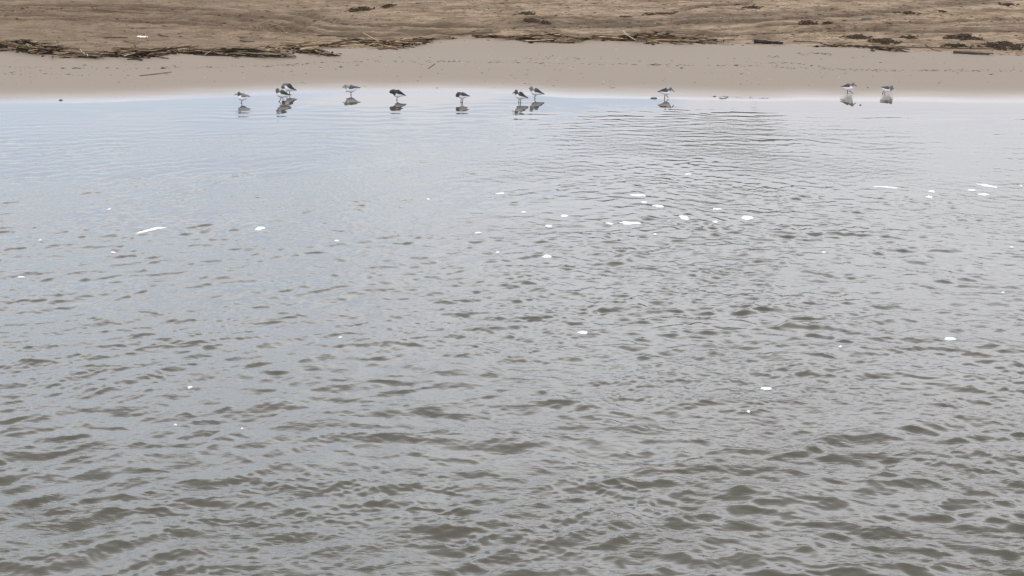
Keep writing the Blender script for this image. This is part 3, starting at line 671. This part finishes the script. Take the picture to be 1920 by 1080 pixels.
foam_list = [
 (280, 433, 46, 7, 'longest bent strip of foam, at left', 0.14, 2), (488, 428, 18, 7, 'oval foam blob right of the long bent strip', 0.1), (212, 474, 9, 3.2, 'small foam fleck below the long bent strip'),
 (40, 519, 14, 4, 'foam fleck nearest the left edge'), (632, 451, 8, 3, 'small foam fleck right of and below the left oval blob'), (357, 726, 9, 4.2, 'small foam fleck alone in the lower left water'),
 (75, 449, 6, 2, 'tiny foam dot between the left edge and the long bent strip'), (803, 374, 8, 2, 'tiny foam streak at upper middle left'), (938, 363, 16, 3, 'thin foam streak at upper middle, farthest left of the centre cluster'),
 (897, 438, 14, 2.4, 'thin foam streak left of the centre cluster'), (1029, 425, 14, 5, 'small oval foam patch at lower left of the centre cluster'), (1058, 405, 14, 4, 'small foam patch above the lower left oval of the centre cluster'),
 (1144, 420, 15, 4.2, 'small foam patch just left of the long foam streak in the centre cluster'), (1180, 419, 44, 4.5, 'long tapering foam streak in the centre cluster', -0.03), (1197, 366, 32, 5, 'wide flat foam patch topping the centre cluster', -0.03),
 (1208, 379, 12, 3, 'little foam patch under the wide top one'), (1235, 387, 21, 8, 'plump foam patch in the middle of the centre cluster'), (1281, 408, 20, 9, 'notched foam patch right of the long streak', -0.2),
 (1341, 417, 9, 3.2, 'small foam dot right of the notched patch'), (1346, 392, 19, 4, 'flat foam patch upper right in the centre cluster', 0.04), (1401, 409, 24, 8, 'largest rounded foam patch, rightmost in the centre cluster'),
 (1027, 482, 18, 5.5, 'oval foam patch alone below the centre cluster'), (1228, 441, 7, 2, 'tiny foam dot under the centre cluster'), (1660, 351.5, 50, 3.6, 'longest thin foam streak at right', -0.08),
 (1747, 360, 12, 4, 'upper of two small foam dots right of the long thin streak'), (1742, 370, 12, 4, 'lower of two small foam dots right of the long thin streak'), (1843, 365, 21, 5, 'dome-shaped foam patch at far right'),
 (1852, 349, 34, 4.2, 'slanted foam streak at far right', -0.2), (1823, 357, 18, 2.2, 'hairline foam streak left of the slanted one'), (1914, 350, 7, 2, 'foam fleck at the right edge, level with the slanted streak'),
 (1781, 637, 22, 7, 'rounded foam patch alone at right, mid height'), (1437, 729, 24, 6, 'flat foam patch alone in the lower right water'), (1093, 626, 21, 5, 'squarish foam patch near the centre of the water'),
 (1402, 776, 8, 3, 'small foam fleck below the flat lower right patch'), (1575, 653, 8, 2.4, 'small foam fleck left of the lone rounded patch'), (1897, 464, 8, 2, 'foam fleck near the right edge below the far right streaks'),
 (1545, 474, 8, 2, 'foam fleck in the right half below the rounded cluster patch'), (456, 803, 6, 2, 'tiny foam dot in the lower left, right of two others'), (637, 633, 9, 2, 'thin foam fleck left of centre at mid height'),
 (329, 797, 6, 2, 'tiny foam dot lowest in the lower left'), (205, 393, 8, 2, 'foam fleck above the long bent strip'), (933, 474, 7, 2.2, 'foam fleck left of the lone oval below the cluster'),
 (1880, 548, 7, 2, 'foam fleck near the right edge at mid height'), (1290, 327, 12, 2.4, 'faint foam streak above the centre cluster'), (982, 398, 10, 2.6, 'foam fleck left of the centre cluster beside a dark ripple'),
]
for a in foam_list: foam(*a)

# ---------------------------------------------------------------- birds
m_bird, t, b = material('plumage')
pc = attr(t, 'plumage').outputs['Color']; lc = N(t, 'ShaderNodeTexCoord').outputs['Object']
pn = noise(t, lc, 300, 2)
t.links.new(mixc(t, math_n(t, 'MULTIPLY', pn, .08), pc, (.05, .045, .04)), b.inputs['Base Color']); b.inputs['Roughness'].default_value = .85
m_wing, t, b = material('wing_feathers')
lc = N(t, 'ShaderNodeTexCoord').outputs['Object']; vo = N(t, 'ShaderNodeTexVoronoi', feature='DISTANCE_TO_EDGE', ins={'Scale': 95.0}); t.links.new(mapping(t, lc, (.6, 1, 1)), vo.inputs['Vector'])
wtint = attr(t, 'tint').outputs['Color']
t.links.new(mixc(t, ramp(t, vo.outputs['Distance'], [(0.02, .8), (0.06, 0.0)]), wtint, (.11, .105, .10)), b.inputs['Base Color']); b.inputs['Roughness'].default_value = .9; b.inputs['Specular IOR Level'].default_value = .1
m_bill, t, b = material('bill_horn'); b.inputs['Base Color'].default_value = (.012, .011, .010, 1); b.inputs['Roughness'].default_value = .4
def catmull(P, m=5):
    P = np.array(P, float); out = []
    for i in range(len(P) - 1):
        p0, p1, p2, p3 = P[max(i - 1, 0)], P[i], P[i + 1], P[min(i + 2, len(P) - 1)]
        for k in range(m):
            u = k / m; out.append(.5 * (2 * p1 + (p2 - p0) * u + (2 * p0 - 5 * p1 + 4 * p2 - p3) * u * u + (3 * p1 - p0 - 3 * p2 + p3) * u ** 3))
    out.append(P[-1]); return np.array(out)
def sweep(bm, P, lat=.95, n=16, a0=0, a1=2 * math.pi, grow=0.0, closed=True):
    T = np.gradient(P[:, :2], axis=0); T /= np.linalg.norm(T, axis=1)[:, None] + 1e-9
    rings = []
    for (x, z, r), (tx, tz) in zip(P, T):
        r = r + grow; nx, nz = -tz, tx
        if nz < 0: nx, nz = -nx, -nz
        ring = []
        for k in range(n if closed else n + 1):
            w = a0 + (a1 - a0) * k / n; ring.append(bm.verts.new((x + nx * r * math.cos(w), lat * r * math.sin(w), z + nz * r * math.cos(w))))
        rings.append(ring)
    for A, B_ in zip(rings[:-1], rings[1:]):
        m = len(A)
        for k in range(m if closed else m - 1): bm.faces.new((A[k], A[(k + 1) % m], B_[(k + 1) % m], B_[k]))
    if closed:
        bm.faces.new(rings[0][::-1]); bm.faces.new(rings[-1])
    return rings
def tube3(bm, pts, rad, n=8):
    rings = []
    for j, p in enumerate(pts):
        p = Vector(p); d = (Vector(pts[min(j + 1, len(pts) - 1)]) - Vector(pts[max(j - 1, 0)])).normalized(); a = d.orthogonal().normalized(); q = d.cross(a)
        if rings and True:
            pass
        ref = Vector((0, 1, 0)); a = (ref - d * ref.dot(d)).normalized(); q = d.cross(a)
        rings.append([bm.verts.new(p + a * (math.cos(2 * math.pi * k / n) * rad[j]) + q * (math.sin(2 * math.pi * k / n) * rad[j])) for k in range(n)])
    for A, B_ in zip(rings[:-1], rings[1:]):
        for k in range(n): bm.faces.new((A[k], A[(k + 1) % n], B_[(k + 1) % n], B_[k]))
    bm.faces.new(rings[0][::-1]); bm.faces.new(rings[-1])
def sandpiper(foot_px, X0, Y0, zf, spine, bill, legs, label, head=(.13, .115, .105), back=(.045, .04, .038), yaw=0, dark_neck=0.0, eye=True):
    c = at_ground(*foot_px) if foot_px[1] < 176.8 else at_water(*foot_px)[:2]
    z0 = max(gz(*c), 0.0) - 0.001
    s = math.hypot(c[1], CAMH - z0) / FPX / zf
    P0 = [((x - X0) * s, (Y0 - y) * s, r * s) for x, y, r in spine]
    P = catmull([(a_, b_, r_ * 1.07) for a_, b_, r_ in P0]); P[:, 2] = np.maximum(P[:, 2], .002)
    bm = bmesh.new(); sweep(bm, P)
    dirx = 1 if spine[0][0] > spine[-1][0] else -1
    bodyP = P0[4]
    for li, L in enumerate(legs):
        pts = [((x - X0) * s, (Y0 - y) * s) for x, y in L]; yo = .011 * (1 if li == 0 else -1) if len(legs) > 1 else .004
        pp = [(pts[0][0] * .6 + bodyP[0] * .4, yo, pts[0][1] + .014)] + [(x, yo, z) for x, z in pts]
        rad = [.008, .0050] + [.0044] * (len(pp) - 2)
        tube3(bm, pp, rad)
        fx, fz = pts[-1]
        if fz < .012:
            for ta in (-.5, 0, .5): tube3(bm, [(fx, yo, fz + .002), (fx + dirx * .007 * math.cos(ta), yo + .007 * math.sin(ta), max(fz, 0) + .002), (fx + dirx * .014 * math.cos(ta), yo + .014 * math.sin(ta), max(fz, 0))], [.003, .0026, .0018], 6)
            tube3(bm, [(fx, yo, fz + .002), (fx - dirx * .008, yo, max(fz, 0) + .002)], [.0028, .0018], 6)
        else:
            for ta in (-.25, 0, .25): tube3(bm, [(fx, yo, fz), (fx - dirx * .004, yo + .015 * math.sin(ta), fz - .016)], [.0028, .0018], 6)
    bmesh.ops.recalc_face_normals(bm, faces=bm.faces)
    tmp = bpy.data.meshes.new('tmp'); bm.to_mesh(tmp); bm.free(); to = bpy.data.objects.new('tmp', tmp); C.objects.link(to)
    md = to.modifiers.new('r', 'REMESH'); md.mode = 'VOXEL'; md.voxel_size = .0019
    sm = to.modifiers.new('s', 'SMOOTH'); sm.factor = .35; sm.iterations = 2
    me = bpy.data.meshes.new_from_object(to.evaluated_get(bpy.context.evaluated_depsgraph_get())); bpy.data.objects.remove(to); me.name = 'sandpiper'
    co = np.empty(len(me.vertices) * 3); me.vertices.foreach_get('co', co); co = co.reshape(-1, 3)
    d = np.hypot(co[:, None, 0] - P[None, :, 0], co[:, None, 2] - P[None, :, 1]); idx = d.argmin(1); f = idx / 5.0   # spine node position
    v = (co[:, 2] - P[idx, 1]) / P[idx, 2]; out_ = d.min(1) > P[idx, 2] * 1.0 + .0008
    mo = fbm(co[:, 0] * 160 + 7, (co[:, 1] * 2 + co[:, 2]) * 160, 3, 2)
    white = np.array((.68, .69, .71)); headc = np.array(head); backc = np.array(back)
    col = np.tile(white, (len(co), 1))
    hf = 1 - sstep(1.9 + dark_neck, 2.6 + dark_neck, f + .25 * (mo - .5)); throat = sstep(-.2, -.7, v) * sstep(.8, 1.4, f) * (0.0 if dark_neck > 0 else .7)
    bf = sstep(-.10, .25, v + .3 * (mo - .5)) * sstep(1.6, 2.2, f + .6 * v)
    bcol = backc[None] * (.6 + 1.4 * mo[:, None]) + (.22 * sstep(.62, .75, mo))[:, None]
    col = col * (1 - bf[:, None]) + bcol * bf[:, None]
    hm = (hf * (1 - throat))[:, None]; col = col * (1 - hm) + headc[None] * (.75 + .5 * mo[:, None]) * hm
    tailf = sstep(5.6, 6.6, f)[:, None] * sstep(-.6, .2, v)[:, None]; col = col * (1 - tailf) + np.array((.07, .065, .06)) * tailf
    leg = out_ & (co[:, 2] < (bodyP[1] - bodyP[2] * .6)); col[leg] = (.016, .015, .014)
    at = me.attributes.new('plumage', 'FLOAT_COLOR', 'POINT'); at.data.foreach_set('color', np.concatenate([col, np.ones((len(col), 1))], 1).astype(np.float32).ravel())
    me.materials.clear(); me.materials.append(m_bird)
    for p_ in me.polygons: p_.use_smooth = True
    o = link('sandpiper', me); o.location = (c[0], c[1], z0); o.rotation_euler = (0, 0, R(yaw) - math.atan2(c[0], c[1]))
    tag(o, label, 'bird', 'small sandpipers standing along the water edge')
    # folded wings: two shells lying over the sides of the back
    for sd_ in (1, -1):
        wb = bmesh.new(); Q = P[11:34].copy(); n_ = len(Q)
        for i in range(n_):
            u = i / (n_ - 1); Q[i, 2] = Q[i, 2] * (0.35 + .68 * min(1, u * 5) if u < .2 else 1.03) + .0015
        a0, a1 = (.12, 1.42) if sd_ > 0 else (-.12, -1.42)
        sweep(wb, Q, n=10, a0=a0, a1=a1, closed=False)
        bmesh.ops.recalc_face_normals(wb, faces=wb.faces)
        bmesh.ops.solidify(wb, geom=wb.faces[:], thickness=.002)
        wm = bpy.data.meshes.new('wing'); wb.to_mesh(wm); wb.free(); wm.materials.append(m_wing)
        for p_ in wm.polygons: p_.use_smooth = True
        at = wm.attributes.new('tint', 'FLOAT_COLOR', 'POINT'); at.data.foreach_set('color', np.tile(np.array((*[q_ * .6 for q_ in back], 1), np.float32), len(wm.vertices)))
        link('wing', wm, o)
    if bill:
        bb = bmesh.new(); (bx, by), (tx, ty) = bill
        p0 = ((bx - X0) * s, 0, (Y0 - by) * s); p1 = ((tx - X0) * s, 0, (Y0 - ty) * s); pm = tuple((a * .5 + c_ * .5) + (0, 0, .0008)[i] for i, (a, c_) in enumerate(zip(p0, p1)))
        tube3(bb, [p0, pm, p1], [.0064, .0052, .0032]); bmesh.ops.recalc_face_normals(bb, faces=bb.faces)
        b_m = bpy.data.meshes.new('bill'); bb.to_mesh(b_m); bb.free(); b_m.materials.append(m_bill); link('bill', b_m, o)
    if eye:
        hx, hz, hr = P0[1]
        for sd_ in (1, -1):
            eb = bmesh.new(); bmesh.ops.create_uvsphere(eb, u_segments=10, v_segments=8, radius=.0032)
            for v_ in eb.verts: v_.co += Vector((hx + dirx * hr * .30, sd_ * hr * .80, hz + hr * .12))
            e_m = bpy.data.meshes.new('eye'); eb.to_mesh(e_m); eb.free(); e_m.materials.append(m_bill); link('eye', e_m, o)
    return o
def A12(ox, oy, X_, Y_): return (ox + X_ / 12, oy + Y_ / 12)
DB = (.028, .021, .018)
sandpiper(A12(420, 130, 400, 765), 400, 765, 12, [(318, 520, 22), (338, 533, 40), (352, 570, 42), (370, 608, 66), (415, 620, 80), (480, 622, 62), (540, 614, 28), (600, 618, 7)], ((300, 540), (240, 572)), [[(402, 700), (398, 765)]], 'plump pale bird on one leg, leftmost of all, facing left', head=(.07, .06, .055), back=(.26, .24, .22), yaw=10)
sandpiper(A12(420, 130, 1475, 572), 1475, 572, 12, [(1316, 428, 20), (1330, 402, 40), (1370, 358, 44), (1420, 377, 70), (1465, 410, 80), (1520, 440, 55), (1580, 460, 26), (1640, 470, 7)], None, [[(1480, 500), (1470, 572)], [(1415, 490), (1412, 572)]], 'white-breasted bird with bowed head partly behind another bird', head=(.09, .08, .075), yaw=-4, dark_neck=-.3)
sandpiper(A12(420, 130, 1300, 727), 1300, 727, 12, [(1190, 425, 22), (1207, 448, 38), (1218, 495, 46), (1255, 538, 72), (1320, 555, 80), (1400, 578, 50), (1460, 588, 26), (1525, 585, 7)], ((1190, 470), (1168, 508)), [[(1300, 640), (1245, 727)], [(1325, 640), (1322, 727)]], 'striding bird in front of the bowed one, dark grey head raised', head=(.085, .075, .068), yaw=14)
sandpiper(A12(620, 130, 460, 577), 460, 577, 12, [(312, 355, 20), (332, 368, 36), (365, 400, 48), (420, 430, 76), (480, 435, 76), (550, 420, 45), (610, 412, 22), (680, 410, 7)], ((310, 378), (268, 420)), [[(470, 515), (450, 550), (460, 577)], [(430, 500), (345, 490)]], 'white single-legged bird holding one foot forward, bill pointing down left', head=(.16, .15, .14), back=(.10, .10, .10), yaw=-6)
sandpiper(A12(620, 130, 1495, 693), 1495, 693, 12, [(1345, 528, 24), (1362, 508, 42), (1412, 492, 46), (1460, 520, 66), (1515, 548, 82), (1580, 560, 52), (1640, 580, 24), (1700, 598, 6)], None, [[(1503, 630), (1486, 665), (1497, 693)]], 'darkest brown bird preening on one leg, head tucked down, back humped', head=DB, back=DB, yaw=5, dark_neck=1.0)
def A8(X_, Y_): return (830 + X_ / 8.727, 140 + Y_ / 8.727)
sandpiper(A8(315, 455), 315, 455, 8.727, [(236, 364, 16), (241, 345, 29), (262, 312, 29), (300, 333, 48), (332, 341, 48), (375, 343, 32), (410, 345, 15), (450, 346, 5)], None, [[(302, 388), (300, 455)], [(336, 388), (322, 455)]], 'preening bird on two legs with dark head curled into its breast', head=(.04, .032, .028), back=(.05, .042, .038), yaw=-5, dark_neck=.5)
sandpiper(A8(1260, 458), 1260, 458, 8.727, [(1183, 257, 15), (1198, 266, 28), (1207, 300, 30), (1235, 334, 48), (1272, 342, 58), (1315, 358, 38), (1360, 372, 18), (1408, 383, 5)], ((1176, 277), (1141, 310)), [[(1253, 402), (1246, 458)], [(1277, 402), (1272, 458)]], 'front bird of the close pair at mid photo, on two legs with long bill showing', head=(.05, .045, .042), back=(.04, .035, .032), yaw=6)
sandpiper(A8(1515, 393), 1515, 393, 8.727, [(1432, 200, 15), (1447, 208, 27), (1458, 245, 30), (1490, 275, 48), (1530, 283, 56), (1575, 295, 38), (1625, 312, 18), (1675, 322, 5)], ((1430, 216), (1411, 226)), [[(1527, 338), (1500, 370), (1517, 393)]], 'rear bird of the close pair at mid photo, tall grey head and one bent leg', head=(.15, .14, .13), back=(.06, .055, .05), yaw=12)
sandpiper(A12(1190, 140, 675, 535), 675, 535, 12, [(828, 315, 15), (808, 312, 30), (780, 345, 40), (740, 374, 68), (690, 382, 76), (630, 378, 50), (570, 380, 24), (508, 381, 7)], ((828, 330), (886, 382)), [[(682, 455), (670, 535)], [(700, 460), (752, 512)]], 'lone bird facing right with dark wing, stepping beside the dark weed lump', head=(.09, .085, .08), back=(.04, .033, .032), yaw=5)
sandpiper(A12(1550, 130, 470, 545), 470, 545, 12, [(608, 320, 18), (590, 318, 34), (560, 350, 45), (520, 385, 70), (465, 392, 66), (400, 392, 35), (350, 396, 16), (305, 398, 6)], ((612, 332), (668, 370)), [[(460, 462), (466, 545)], [(490, 462), (545, 495), (578, 522)]], 'left one of the two right-hand walkers, foot lifted on damp sand', head=(.12, .10, .09), back=(.055, .045, .04), yaw=-6)
sandpiper(A12(1550, 130, 1290, 556), 1290, 556, 12, [(1472, 397, 18), (1455, 392, 34), (1430, 420, 50), (1390, 440, 62), (1335, 440, 56), (1285, 425, 38), (1240, 412, 20), (1205, 405, 7)], ((1470, 408), (1500, 442)), [[(1292, 480), (1252, 556)], [(1315, 485), (1297, 556)]], 'rightmost bird of all, leaning forward with cocked tail', head=(.09, .09, .09), back=(.09, .085, .085), yaw=7, dark_neck=.4)
